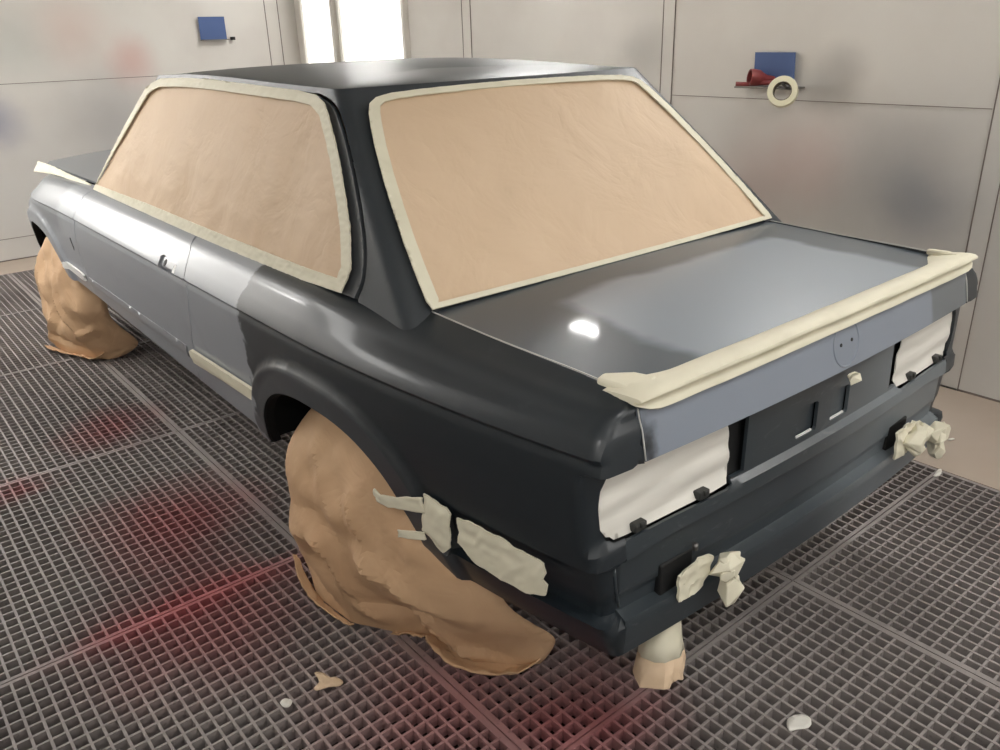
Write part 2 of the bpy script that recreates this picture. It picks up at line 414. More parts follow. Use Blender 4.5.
# ------------------------------------------------------------------ the booth
XW=1.909; YW=5.319; XL=-2.45; YB=-3.6; ZC=2.45
def struct(name,mb,mat,**k):
    o=mb.obj(name,mat,None,**k); o['kind']='structure'; return o
GX=[-2.45,-1.731,-.753,.227,1.173]; GY=[-3.6,-2.87,-1.80,-.697,.378,1.516,2.739,3.83,4.90]
struct('floor',MB().box(1.173,XW,YB,YW,-.20,0).box(XL,1.173,4.90,YW,-.20,0),M['concrete'])
struct('floor_pit',MB().box(XL,1.173,YB,4.90,-.20,-.085),M['pit'])
struct('ceiling',MB().box(XL-.1,XW+.1,YB-.1,YW+.1,ZC,ZC+.1),M['ceil'])
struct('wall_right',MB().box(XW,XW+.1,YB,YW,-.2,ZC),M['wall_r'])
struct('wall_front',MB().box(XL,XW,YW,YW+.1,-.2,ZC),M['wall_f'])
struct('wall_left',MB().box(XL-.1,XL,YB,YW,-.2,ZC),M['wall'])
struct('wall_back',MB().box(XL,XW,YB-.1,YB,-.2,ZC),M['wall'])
s=MB()
JS=((-2.14,-2.07),(-.437,-.367),(1.199,1.269),(2.87,2.955))
for a,c in JS: s.box(XW-.004,XW+.01,a,c,0,ZC)             # joint strips standing proud of the right wall
struct('trim_1',s,M['wall_r'])
s=MB()
for a,c in JS: s.box(XW-.0055,XW+.01,a-.003,a,0,ZC); s.box(XW-.0055,XW+.01,c,c+.005,0,ZC)
ys=[-3.6]+[v for p in JS for v in p]+[5.3]
for a,c in zip(ys[::2],ys[1::2]): s.box(XW-.002,XW+.01,a+.01,c-.008,1.150,1.153)
for a,c in((-2.4,-1.72),(-1.62,1.63)): s.box(a,c,YW-.002,YW+.01,1.238,1.242)
for x in(-1.70,-1.62,1.632,1.748): s.box(x,x+.006,YW-.003,YW+.01,0,ZC)
s.box(XL,XW,YW-.004,YW+.01,0,.008); s.box(XW-.004,XW+.01,YB,YW,0,.008); s.box(XL,XW,YW-.002,YW+.01,.16,.164)
struct('trim_2',s,M['seam'])
# ------------------------------------------------------------------ grating panels
def grating(x0,x1,y0,y1):
    m=MB(); g=.002; x0+=g;x1-=g;y0+=g;y1-=g; t=-.001; d=-.032
    m.box(x0,x0+.016,y0,y1,d,t).box(x1-.016,x1,y0,y1,d,t).box(x0+.016,x1-.016,y0,y0+.011,d,t).box(x0+.016,x1-.016,y1-.011,y1,d,t)
    nx=max(1,round((x1-x0-.016)/.0347)); ny=max(1,round((y1-y0-.011)/.0375)); w=.0034
    for i in range(1,nx):
        x=x0+.008+(x1-x0-.016)*i/nx; m.box(x-w,x+w,y0+.011,y1-.011,d,t)
    for j in range(1,ny):
        y=y0+.0055+(y1-y0-.011)*j/ny; m.box(x0+.016,x1-.016,y-w*.9,y+w*.9,d-.001,t-.0015)
    return m
rowp=['last row behind','second row behind','level with the tail','level with the rear wheel','level with the doors','level with the front wheel','ahead of it','row at the end wall']
colp=['by the left wall','left of the car','under the left half of the car','along the concrete strip']
for i in range(4):
    for j in range(8):
        o=grating(GX[i],GX[i+1],GY[j],GY[j+1]).obj('floor_grating',M['grate'])
        red=i==1 and j in(2,3,4,5)
        tag(o,('red-sprayed' if red else 'dark')+' grating panel '+colp[i]+', '+rowp[j],'grating','grating panels over the floor pit')
# ------------------------------------------------------------------ lamps
def lamp(name,cx,cy,cz,w,l,ang,label,mat='lamp'):
    "recessed troffer, length along y, face turned by ang about y"
    e=empty(name,(0,0,0)); R=Matrix.Rotation(ang,4,'Y'); T=Matrix.Translation((cx,cy,cz))@R
    f=MB(); t=.03
    f.box(-w/2-t,-w/2,-l/2-t,l/2+t,-.02,.06).box(w/2,w/2+t,-l/2-t,l/2+t,-.02,.06).box(-w/2,w/2,-l/2-t,-l/2,-.02,.06).box(-w/2,w/2,l/2,l/2+t,-.02,.06).box(-w/2,w/2,-l/2,l/2,.03,.06)
    f.V=[tuple(T@Vector(v)) for v in f.V]; f.obj('frame',M['lampframe'],e)
    d=MB().box(-w/2,w/2,-l/2,l/2,0,.02); d.V=[tuple(T@Vector(v)) for v in d.V]; d.obj('diffuser',M[mat],e)
    tag(e,label,'lamp','booth lamps'); return e
where=['behind the tail','above the rear window','above the doors','above the bonnet']
for k,y in enumerate((-1.9,.0,1.9,3.8)):
    lamp('ceiling_lamp',XW-.16,y,ZC-.16,.05,.80,math.radians(45),'lit ceiling lamp along the right wall, '+where[k])
    if k in(0,3): lamp('ceiling_lamp',XL+.16,y,ZC-.16,.05,.80,math.radians(-45),'lit ceiling lamp along the left wall, '+where[k])
for y0,y1,lb in((4.64,5.13,'lit wall lamp panel in the far corner of the right wall'),(3.62,4.50,'wide lit wall lamp panel, next to the corner panel')):
    lamp('wall_lamp',XW-.022,(y0+y1)/2,1.815,1.14,y1-y0,math.radians(90),lb,'wlamp')
for x,y,lb in((-1.9,1.9,'added unseen square ceiling light left of the car by the doors'),(-1.9,3.4,'added unseen square ceiling light left of the car by the front wheel'),(-.2,-2.2,'added unseen square ceiling light behind the tail')):  # unseen lights added to brighten the side windows and the tail
    lamp('added_ceiling_light',x,y,ZC-.07,.55,.9,0,lb,'added_ceil')
fl=lamp('wall_lamp',0,0,0,.95,1.10,0,'added unseen light panel at the left end of the end wall','added_end')  # light added out of view for the bright reflection on the doors
TT=Matrix.Translation((-1.86,YW-.022,1.82))@Matrix.Rotation(math.radians(-90),4,'X')
for o in fl.children:
    for v in o.data.vertices: v.co=TT@v.co
for k,x in enumerate((-1.5,.9)):  # pair of unseen lights added to brighten the rear face
    fl=lamp('wall_lamp',0,0,0,.5,1.2,0,'added unseen light panel on the back wall, '+('left' if k==0 else 'right')+' of the two','added_back')
    TT=Matrix.Translation((x,YB+.022,1.6))@Matrix.Rotation(math.radians(90),4,'X')
    for o in fl.children:
        for v in o.data.vertices: v.co=TT@v.co
# ------------------------------------------------------------------ the car
car=empty('car'); tag(car,'dark grey primed two-door saloon with windows masked in brown paper','car')
BR=(.547,.553,.559,.565,.43,.427,.433,.785,.791,.797,.801,.807,.813,.84,.87,.885,.895,.903,.908,.911,.765,.774)
def sill_v(y): return .377+.036*y
door_r=[(.905,.9105),(.884,.903),(.854,.882),(.832,.85),(.803,.80),(.806,.742),(.835,.66),(.867,.60),(.91,.50),(.955,.43),(.975,sill_v(.975))]
door_f=[(2.10,.9105),(2.104,.87),(2.098,.80),(2.13,.745),(2.147,.70),(2.16,.60),(2.165,sill_v(2.165))]
def arch_pts(k,off=0,n=44):
    cy,cz,a,b=ARCHES[k]; out=[]
    a+=off;b+=off
    for i in range(n+1):
        t=PI*i/n; c,s=math.cos(t),math.sin(t)
        out.append((cy+a*(1 if c>0 else -1)*abs(c)**(2/2.5),cz+b*abs(s)**(2/2.5)))
    return out                                             # from front (+y) over the top to the back
def arch_cut(k,vf,vb):
    "arch points clipped to the panel bottom in front (vf) and behind (vb)"
    cy,cz,a,b=ARCHES[k]; pts=[p for p in arch_pts(k) if p[1]>(vf if p[0]>cy else vb)+.004]
    fx=lambda v:a*(max(0,1-max(0,(v-cz)/b)**2.5))**(1/2.5)
    return [(cy+fx(vf),vf)]+pts+[(cy-fx(vb),vb)]
def top_edge(y0,y1,v,n=12): return [(lerp(y0,y1,i/n),v) for i in range(n+1)]
# rear quarter: door gap -> sill -> arch -> skirt -> tail corner -> lamp notch -> lid gap -> deck
a_seam=lambda v:body_a(-.655,v)
corner_a=-.872
quarter=[p for p in door_r]
quarter+=arch_cut(0,sill_v(.40),.345)
quarter+=[(-.80,.345),(a_seam(.345),.345)]
quarter+=[(a_seam(v),v) for v in(.37,.40,.427,.429,.431,.433,.46,.50,.547,.553,.556,.559,.565,.585,.60)]
quarter+=[(-.903,.606),(-.877,.607),(-.858,.614),(-.845,.640),(-.843,.688),(-.848,.723),(-.864,.747),(-.893,.757),(a_seam(.766),.766)]
quarter+=[(body_a(-.644,v),v) for v in(.775,.80,.84,.88,.905)]
gv=gap_v(-.84); quarter+=[(body_a(-.644,gv),gv)]
quarter+=[(y,gap_v(y)) for y in(-.82,-.7,-.5,-.3,-.20)]+[(-.12,.955),(.2,.955),(.89,.955)]
EXR=[densify(arch_pts(0,o)[2:-2],.012) for o in(.012,.046,.052,.058,.064,.072)]
rear=panel('rear_quarter_panel',body,quarter,M['side'],car,.014,rows=BR,both=True,sharp=38,extra=EXR)
rear[0]['label']='dark rear quarter panel, light grey ahead of the wheel'
door=[p for p in door_r[::-1]]+[(.895,.955),(2.095,.955)]+door_f
door=[(y-0 if True else y,v) for y,v in door]
def shrink(poly,d):
    out=[]; n=len(poly); A=sum(poly[i][0]*poly[(i+1)%n][1]-poly[(i+1)%n][0]*poly[i][1] for i in range(n)); sg=1 if A>0 else -1
    for i in range(n):
        p0,p,p1=poly[i-1],poly[i],poly[(i+1)%n]
        e1=(p[0]-p0[0],p[1]-p0[1]); e2=(p1[0]-p[0],p1[1]-p[1]); l1=math.hypot(*e1) or 1; l2=math.hypot(*e2) or 1
        nx=-(e1[1]/l1+e2[1]/l2)*sg; ny=(e1[0]/l1+e2[0]/l2)*sg; l=math.hypot(nx,ny) or 1
        out.append((p[0]+nx/l*d,p[1]+ny/l*d))
    return out
handle=[(.905,.795),(1.03,.795),(1.045,.803),(1.05,.835),(1.03,.842),(.915,.842),(.90,.835),(.898,.803)]
d_o=panel('door',body,shrink(door,.0035),M['side'],car,.015,holes=[handle],rows=BR[7:],both=True,sharp=38)
for k,o in enumerate(d_o):
    o['label']='light grey door with stripped handle recess'
    hp=panel('handle_recess',body,shrink(handle,-.004),M['doorgrey'],o,.008,off=-.007,thick=.004,mirror=(k==1)); hp['label']='empty grey handle recess'
    hb=panel('lock_hole',body,smooth_poly([(1.022,.824),(1.010,.812),(1.000,.822),(1.010,.834)],3),M['black'],o,.004,off=-.0055,thick=.003,mirror=(k==1))
    hl=panel('handle_highlight',body,smooth_poly([(.912,.80),(.926,.80),(.93,.815),(.924,.83),(.910,.825)],3),M['white_strip'],o,.005,off=-.005,thick=.003,mirror=(k==1))  # white patch standing in for the highlight inside the recess
    st=panel('side_moulding',body,[(.965,.502),(2.13,.512),(2.13,.545),(.955,.548)],M['doorgrey'],o,.016,off=lambda u,v:.002+.005*math.sin(PI*min(1,max(0,(v-.50)/.048))),thick=.006,mirror=(k==1))
fender=[p for p in door_f[::-1]]+[(2.10,.955),(2.6,.955),(3.20,.955),(3.33,.911),(3.40,.80),(3.42,.50),(3.40,.36),(3.33,.36)]
fa=arch_cut(1,.36,sill_v(2.49)); fender+=fa
panel('front_fender',body,shrink(fender,.001),M['side'],car,.016,rows=BR[7:],both=True,sharp=38,extra=[densify(arch_pts(1,o)[2:-2],.014) for o in(.012,.046,.055,.064,.072)])
for k in(0,1):
    e=panel('indicator_hole',body,[(1.90+.33,.66),(1.915+.33,.645),(1.925+.33,.70),(1.91+.33,.705)],M['black'],car,.01,off=.0012,thick=.001,mirror=(k==1))
    w=panel('rear_side_strip',lambda a,v:(-table(PROFILE,v),a,v),[(.345,.535),(.905,.502),(.912,.515),(.905,.545),(.885,.556),(.310,.574)],M['tape'],car,.010,off=lambda u,v:.014+.0006*nz((u,v),40)-.004*sstep(.53,.515,v),thick=.010,mirror=(k==1))
    w['label']='cream taped rub strip ahead of the rear wheel'
    w=panel('front_side_strip',body,smooth_poly([(2.215,.513),(2.20,.53),(2.215,.547),(2.47,.552),(2.49,.54),(2.48,.522)],3),M['white_strip'],car,.012,off=lambda u,v:.010,thick=.008,mirror=(k==1))
    w['label']='white rub strip behind the front wheel'
    # wheel wells (lip and liner in one dark shell)
    for q in(0,1):
        V=[];F=[]; sx=-1 if k==0 else 1; zf=(sill_v(.4),.36)[q]; zb=(.347,sill_v(2.5))[q]; P=[(y,z) for y,z in arch_pts(q,0,60) if z>(zf if y>ARCHES[q][0] else zb)]
        for j,(dx,sc) in enumerate(((.002,1.0),(.006,.985),(.03,.985),(.034,1.03),(.26,1.05),(.30,1.02))):
            cy,cz=ARCHES[q][:2]
            for (y,z) in P:
                w=body_w(y,max(.36,z)) if not low_recess(y,z) else body_w(y,.60)
                V.append((sx*(w-dx),cy+(y-cy)*sc,cz+(z-cz)*sc))
        n=len(P)
        for j in range(5):
            for i in range(n-1): F.append((j*n+i,j*n+i+1,(j+1)*n+i+1,(j+1)*n+i) if sx>0 else (j*n+i,(j+1)*n+i,(j+1)*n+i+1,j*n+i+1))
        F.append(tuple(range(5*n,6*n)))
        o=mesh_obj('wheel_arch_liner',V,F,M['dark'],car,True,35)
# tail panel with lamp notches and two plate pockets
def rearmap(x,v):
    y=body_rear(x,v); z=body_z(0,v,(x,y)); return (x,y,z)
half=[(.655,.768),(.655,.603),(.36,.601),(.345,.610),(.330,.70),(.300,.768)]
tail=[(-.655,.345),(.655,.345),(.655,.602),(.37,.600),(.350,.606),(.345,.62),(.305,.62),(.300,.765),(-.300,.765),(-.305,.62),(-.345,.62),(-.350,.606),(-.37,.600),(-.655,.602)]
pk=[[(-.120,.630),(-.045,.630),(-.041,.636),(-.041,.697),(-.047,.703),(-.118,.703),(-.124,.697),(-.124,.636)],[(.020,.630),(.090,.630),(.094,.636),(.094,.697),(.088,.703),(.022,.703),(.016,.697),(.016,.636)]]
tp=panel('tail_panel',rearmap,tail,M['tail'],car,.014,holes=pk,rows=BR+(.467,.474,.612),sign=1,sharp=38)
tp['label']='scuffed dark grey panel below the boot lid'
for h in pk:
    o=panel('plate_pocket',rearmap,shrink(h,-.004),M['tail'],tp,.02,off=-.013,sign=1,thick=.003)
    x=sum(p[0] for p in h)/len(h)
    panel('pocket_edge',rearmap,[(x-.03,.629),(x+.03,.629),(x+.03,.634),(x-.03,.634)],M['white_strip'],o,.02,off=-.004,sign=1,thick=.004)
for z0 in(.470,):
    pass
# tail lamp masks, black lamp pockets and clips
for k in(0,1):
    sx=-1 if k==0 else 1
    au=lambda x,v:body_a(-abs(x),v)
    mk=[(-.845,.69),(-.851,.726),(-.868,.748),(-.895,.760),(au(.60,.76),.765),(au(.362,.76),.765),(au(.352,.70),.70),(au(.349,.63),.63),(au(.355,.612),.611),(au(.40,.61),.609),(au(.55,.61),.609),(-.905,.610),(-.880,.611),(-.862,.618),(-.848,.642)]
    def wr(u,v,seed=k):
        return -.011+.0048*abs(math.sin(v*60+1.6*nz((u,v),4,seed)+u*3))+.001*math.sin(v*95)+.003*nz((u*2,v*9),2,seed+5)
    o=panel('tail_lamp_mask',body,mk,M['paper'],car,.010,off=wr,thick=.002,mirror=(k==1)); o['label']='white masking paper over the '+('left' if k==0 else 'right')+' tail lamp opening'
    bk=[(-.83,.60),(-.83,.764),(au(.60,.76),.765),(au(.28,.76),.765),(au(.28,.6),.598)]
    panel('lamp_housing',body,bk,M['black'],car,.03,off=-.020,thick=.004,mirror=(k==1))
    for x in(.61,.435):
        mb=MB(); p=rearmap(x,.612); xx=sx*p[0]
        mb.box(xx-.016,xx+.016,p[1]+.004-.012,p[1]+.02,p[2]-.008,p[2]+.010); mb.box(xx-.005,xx+.008,p[1]-.012,p[1]-.004,p[2],p[2]+.012)
        mb.obj('lamp_clip',M['clip'],car,bevel=.003)
# ledge weld seam on the tail corner
V,F=tube([tuple(Vector(body(-.845,v))+Vector((-.001,-.001,0))) for v in(.444,.46,.48,.50,.52,.545)],.003,8); mesh_obj('corner_seam',V,F,M['tail'],car)
# boot lid
NX=[-.64+1.28*i/64 for i in range(65)]
lp=[(-.645,.03),(-.625,0),(.625,0),(.645,.03)]+[(x,lid_w(x,.776)) for x in [.645-1.29*i/30 for i in range(31)]]
L0=.252-.855; 
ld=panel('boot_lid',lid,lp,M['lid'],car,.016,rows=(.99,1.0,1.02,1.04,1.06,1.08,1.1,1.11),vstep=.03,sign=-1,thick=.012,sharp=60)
ld['label']='grey primed boot lid with a badge recess'
ge=[]
for i in range(40):
    y=lerp(-.235,-.835,i/39); p=body(y,gap_v(y)); ge.append((p[0]+.0035,p[1],p[2]+.001))
ge+=[tuple(Vector(body(body_a(-.6425,v),v))+Vector((.001,-.001,0))) for v in(.90,.87,.84,.81,.78)]
for sx in(1,-1):
    V,F=tube([(sx*x,y,z) for x,y,z in ge],.0017,6); o=mesh_obj('lid_gap_edge',V,F,M['gapedge'],car); o['label']='pale edge of the boot opening'  # thin pale line along the boot lid gap
# badge ring and holes
def circ(cx,cw,r,n=36): return [(cx+r*math.cos(2*PI*i/n),cw+r*math.sin(2*PI*i/n)) for i in range(n)]
wc=lid_w(0,.833)
rg=[]
V=[];F=[]
n=48
for i in range(n):
    t=2*PI*i/n
    for j in range(8):
        s_=2*PI*j/8; rr=.052+.0028*math.cos(s_); p=Vector(lid(rr*math.cos(t),wc+rr*math.sin(t))); nn=normal_of(lid,rr*math.cos(t),wc+rr*math.sin(t),-1); V.append(p+nn*(.0022*math.sin(s_)))
    for j in range(8): F.append((i*8+j,i*8+(j+1)%8,((i+1)%n)*8+(j+1)%8,((i+1)%n)*8+j))
mesh_obj('badge_recess_ring',V,F,M['lid'],ld)
for x,dz in((-.023,0),(.022,.002)):
    panel('badge_pin_hole',lid,circ(x,wc-dz,.0042,14),M['black'],ld,.003,off=.0012,thick=.001)
# lock wad
def crumple(name,path,width,mat,parent,seed,amp=.006,n=14,up=Vector((0,0,1)),thick=.003):
    "a crumpled strip along a 3-D path; width may vary per point"
    P=smooth_poly([tuple(p) for p in path],max(2,n//max(1,len(path)-1)),False); m=len(P); nw=9; V=[];F=[]
    for i,p in enumerate(P):
        p=Vector(p); d=(Vector(P[min(m-1,i+1)])-Vector(P[max(0,i-1)])).normalized(); s_=d.cross(up).normalized(); nn=s_.cross(d).normalized()
        w=table([(j/(len(width)-1),x) for j,x in enumerate(width)],i/(m-1)) if isinstance(width,(list,tuple)) else width
        for j in range(nw):
            t=j/(nw-1)-.5; jag=1+.16*nz((i*.9,j*1.1,0),1,seed)*(1 if abs(t)>.45 else 0)
            q=p+nn*(t*w*jag); h=amp*(ridge(q,38,seed)*.7+nz(q,90,seed)*.6)
            V.append(q+s_*h+d*(.006*nz(q,60,seed+3)))
    for i in range(m-1):
        for j in range(nw-1): F.append((i*nw+j,i*nw+j+1,(i+1)*nw+j+1,(i+1)*nw+j))
    o=mesh_obj(name,V,F,mat,parent,True,30); md=o.modifiers.new('t','SOLIDIFY'); md.thickness=thick; md.offset=0
    return o
def blob(name,c,r,mat,parent,seed,sub=3,amp=.25,sc=(1,1,1)):
    bm=bmesh.new(); bmesh.ops.create_icosphere(bm,subdivisions=sub,radius=1)
    for v in bm.verts:
        d=v.co.copy(); f=1+amp*(ridge(d,1.7,seed)-.2)+amp*.5*nz(d,3.5,seed); v.co=Vector((d.x*r[0]*f,d.y*r[1]*f,d.z*r[2]*f))+Vector(c)
    me=bpy.data.meshes.new(name); bm.to_mesh(me); bm.free(); me.polygons.foreach_set('use_smooth',[True]*len(me.polygons)); me.set_sharp_from_angle(angle=math.radians(32)); me.materials.append(mat.m)
    o=bpy.data.objects.new(name,me); C.objects.link(o); o.parent=parent; return o
o=hull('lock_wad',(.030,-.880,.742),(.024,.020,.018),M['tape'],tp,4,12); o['label']='small cream tape wad over the lid lock'
# spoiler
def spoiler():
    sec=[(.055,-.002),(.047,.010),(.030,.020),(.010,.029),(-.008,.032),(-.022,.031),(-.030,.026),(-.031,.021),(-.022,.016),(-.010,.012),(-.004,.006),(-.006,.000),(-.012,-.003),(-.016,-.008),(-.016,-.016),(-.010,-.021),(.004,-.021),(.008,-.006)]
    V=[];F=[];n=len(sec);m=56
    for i in range(m+1):
        x=-.655+1.31*i/m; ax=abs(x); e=sstep(.50,.645,ax); xx=min(.64,ax)
        ye=-.857+.018*(xx/.65)**2; ze=.883+.010*(1-(min(.65,xx)/.65)**2)
        tip=sstep(.643,.655,ax)
        for (dy,dz) in sec:
            y=ye+dy*(1+e*.9*(1 if dy>0 else -.1)); z=ze+dz*(1-.12*e)
            if dz<-.01: y=ye+.002+dy-.004
            if dz<.018 and ax>.60: z=lerp(z,ze+max(dz,.0)*.6,.55*sstep(.60,.645,ax)*(1 if dz<-.01 else .6))
            if tip: y=lerp(y,ye+.02,tip*.25); z=lerp(z,ze+.004,tip*.6)
            z+=.0012*nz((x,dy*4,dz*4),14,2); y+=.0012*nz((x,dz*4,dy),11,5)
            V.append((x,y,z))
        if i<m:
            for j in range(n): F.append((i*n+j,i*n+(j+1)%n,(i+1)*n+(j+1)%n,(i+1)*n+j))
    F.append(tuple(range(n))); F.append(tuple(m*n+j for j in range(n-1,-1,-1)))
    b=MB().add(V,F); o=b.obj('boot_spoiler',M['tape'],ld,True,sharp=45); o['label']='spoiler wrapped in cream masking tape'
    for sx in(-1,1):
        P=[(sx*.638,-.842,.886),(sx*.646,-.79,.890),(sx*.648,-.742,.888),(sx*.625,-.738,.892),(sx*.595,-.785,.900),(sx*.585,-.83,.902)]
        mb=MB().prism([(p[0],p[1],p[2]-.003) for p in P],(0,0,.017)); q=mb.obj('spoiler_end',M['tape'],o,True,bevel=.006,sharp=50)
spoiler()
# ------------------------------------------------------------------ greenhouse
sw_out=[(.011,.009),(-.012,.144),(.026,.343),(.075,.50),(.131,.66),(.19,.80),(.242,.91),(.275,.965),(.324,.999),(.42,1.012),(.683,1.012),(1.14,1.012),(1.481,1.008),(1.57,.975),(1.626,.936),(1.803,.613),(2.120,.0),(1.41,.0),(.945,-.004),(.412,-.006),(.238,-.008)]
gap_o=[(-.045,-.001),(-.058,.11),(-.042,.261),(0,.42),(.043,.548),(.095,.68),(.144,.79),(.185,.88),(.224,.95),(.27,.992),(.33,1.018)]
gap_i=[(-.030,-.001),(-.045,.115),(-.029,.256),(.012,.41),(.058,.544),(.108,.675),(.157,.789),(.20,.875),(.238,.94),(.28,.978),(.335,1.004)]
gh_top=1.0
# pillar + roof rails as one side shell with the window aperture
aC=gh_a(0,.5)
def a_rw(t):  # edge of the rear window on the corner
    return table([(0,-.290),(.27,-.165),(.58,-.030),(.83,.080),(.91,.100),(1.0,.10)],t)
side=[p for p in gap_o]+[(1.0,1.018),(1.55,1.018),(1.68,.99),(1.80,.72),(2.20,0),(2.20,-.01),(2.28,-.01)]
ftop=[(2.28,-.01),(2.36,.0),(1.86,1.02)]
gap_o=smooth_poly(gap_o,4,False); gap_i=smooth_poly(gap_i,4,False)
side=[p for p in gap_o]+[(.6,1.02),(1.0,1.02),(1.50,1.018),(1.60,.985),(1.70,.86),(1.88,.55),(2.16,.0),(2.34,.0),(1.98,.6),(1.74,1.0),(1.72,1.05),(1.0,1.05),(.3,1.05),(.10,1.05),(gh_a(0,1.05),1.05),(gh_a(0,.998),.998),(gh_a(-.44,.975),.975),(.03,.955),(.03,.90),(.02,.80),(-.09,.56),(-.22,.265),(-.315,.0),(-.315,-.05),(-.24,-.10),(-.06,-.05)]
rl=panel('roof_pillar',gh,side,M['roof'],car,.012,both=True,sharp=None,thick=.010)
frame=list(gap_i)+[(.6,1.018),(1.0,1.018),(1.51,1.015),(1.60,.98),(1.69,.86),(1.87,.55),(2.15,.0),(2.1,-.008),(1,-.008)]
for k in(0,1):
    fr=panel('window_frame',gh,frame,M['frame'],car,.012,off=lambda u,v:.001,thick=.010,mirror=(k==1)); fr['label']='grey edge of the side window opening'
    def pw(u,v,k=k): 
        return .003+.015*facets(u,v*.45,7,3+k,1.5)+.008*nz((u,v*.45),4,k)+.003*ridge((u,v*.5,0),9,k)*(1-sstep(0,.8,v))
    sm=panel('side_window_mask',gh,shrink(sw_out,.012),M['kraft'],car,.014,off=pw,thick=.002,mirror=(k==1)); sm['label']='brown masking paper over the side windows'
    inner=shrink(shrink(shrink(sw_out,.013),.013),.013)
    inner=[(u,v+(.035 if v<.1 else 0)-(.02 if v>.9 else 0)) for u,v in inner]
    def tw(u,v,k=k): return .016+.0014*ridge((u*2,v,0),18,k)+.001*nz((u,v),50,k)
    st=panel('side_window_tape',gh,shrink(sw_out,-.004),M['tape'],car,.008,holes=[inner],off=tw,thick=.0035,mirror=(k==1)); st['label']='cream tape border round the side windows'
# rear window
def A(x,t): return gh_a(x,t)
def gr(x,t):
    "rear screen by half width x and height t"
    y=gh_rear(x,t); return (x,y,gh_z(0,t,(x,y)))
rw=[(-.648,-.004),(-.650,.03),(-.637,.17),(-.621,.31),(-.602,.45),(-.581,.59),(-.557,.73),(-.534,.84),(-.520,.90),(-.504,.945),(-.478,.972),(-.43,.988),(-.33,.998),(-.18,1.004),(0,1.008)]
rwp=rw+[(-x,t) for x,t in rw[-2::-1]]
scr=panel('rear_screen_mask',gr,shrink(rwp,.012),M['kraft'],car,.016,off=lambda u,v:.002+.008*facets(u,v*.6,8,11,1.4)+.006*nz((u,v*.6),3.5,9)+.002*ridge((u,v*.6,0),7,4),sign=1,thick=.002); scr['label']='brown masking paper over the rear window'
ri=shrink(shrink(shrink(rwp,.009),.009),.009)
st=panel('rear_screen_tape',gr,shrink(rwp,-.004),M['tape'],car,.008,holes=[ri],off=lambda u,v:.013+.0010*ridge((u,v,0),20,4),sign=1,thick=.0035); st['label']='cream tape border round the rear window'
panel('rear_screen_surround',gr,[(-.66,-.03),(.66,-.03),(.54,1.05),(-.54,1.05)],M['roof'],car,.03,off=-.004,sign=1,thick=.008)
# roof
def ring(n):
    "points round the roof edge, left rear corner first"
    pts=[]
    xs=[-.47+.94*i/30 for i in range(31)]
    return xs
border=[]
aL=[lerp(gh_a(0,1.045),gh_a(-.50,1.045),i/24) for i in range(25)]
yy=[aL[-1]+(2.05+.12-aL[-1])*0 for _ in [0]]
a0=gh_a(0,1.045)
w_n=gh_w(1.6,1.045)
# walk the abscissa from tail centre to nose centre
def a_end(t):
    w_n=gh_w(gh_front(.6,t)-.04,t); yn=gh_front(w_n-.04,t); return (yn-.04)+.04*PI/2+(w_n-.04)
a1=a_end(1.045)
NR=150
for i in range(NR+1):
    border.append(Vector(gh(lerp(a0,a1,i/NR),1.045)))
qs=[1,.995,.985,.97,.95,.92,.88,.83,.77,.70,.6,.48,.34,.18,0]
for sx in(-1,):
    full=border+[Vector((-p.x,p.y,p.z)) for p in border[-2:0:-1]]
    V=[];F=[];m=len(full)
    for q in qs:
        for p in full:
            cy=lerp(.95,p.y,.42); zc=p.z-.006; h=(1.398-.030*((p.y-.95)/.8)**2)-zc
            V.append((p.x*q,cy+(p.y-cy)*q,zc+h*max(0,1-q**3.2)**.62 if q<1 else zc))
    for j in range(len(qs)-1):
        for i in range(m): F.append((j*m+i,j*m+(i+1)%m,(j+1)*m+(i+1)%m,(j+1)*m+i))
    b=MB().add(V,F); rf=b.obj('roof_panel',M['roof'],car,True,sharp=70); rf['label']='dark glossy roof panel'
bm=bmesh.new(); bm.from_mesh(rf.data); bmesh.ops.remove_doubles(bm,verts=bm.verts,dist=1e-4); bmesh.ops.recalc_face_normals(bm,faces=bm.faces); bm.to_mesh(rf.data); bm.free()
# windscreen (masked) and bonnet
def gf(x,t): y=gh_front(x,t); return (x,y,gh_z(0,t,(x,y)))
panel('windscreen_mask',gf,[(-.66,0),(.66,0),(.56,1.0),(-.56,1.0)],M['kraft'],car,.03,off=lambda u,v:.003*nz((u,v),4),sign=-1,thick=.004)
def hood(x,y):
    f=(y-2.25)/1.1; return (x,y,.906-.006*f+.028*(1-(x/.66)**2))
panel('bonnet',hood,[(-.655,2.25),(.655,2.25),(.66,3.28),(.62,3.40),(.35,3.46),(-.35,3.46),(-.62,3.40),(-.66,3.28)],M['hood'],car,.03,sign=1,thick=.01)
panel('scuttle',hood,[(-.68,2.0),(.68,2.0),(.655,2.246),(-.655,2.246)],M['dark'],car,.04,off=-.01,sign=1,thick=.01)
nm=MB(); 
nm.box(-.60,.60,3.25,3.38,.36,.78); nm.obj('nose_panel',M['dark'],car,bevel=.02)
# underbody
ub=MB(); ub.box(-.52,.52,-.80,3.30,.36,.40).box(-.73,.73,.46,2.45,.375,.41).box(-.66,.66,-.80,-.42,.36,.40); ub.obj('underbody',M['dark'],car)
ib=MB(); ib.box(-.50,.50,-.74,2.2,.40,.86); ib.obj('inner_light_block',M['dark'],car)  # unseen dark box added to block light inside the shell
# white masking flap on the fender edge
flap=[(-.70,2.30,.905),(-.70,2.6,.905),(-.69,2.90,.899),(-.68,3.15,.889),(-.69,3.42,.880)]
fl=crumple('bonnet_edge_mask',flap,[.012,.022,.032,.045,.062],M['tape'],car,6,.004,24,up=Vector((.6,0,1))); fl['label']='white masking flap along the bonnet edge'
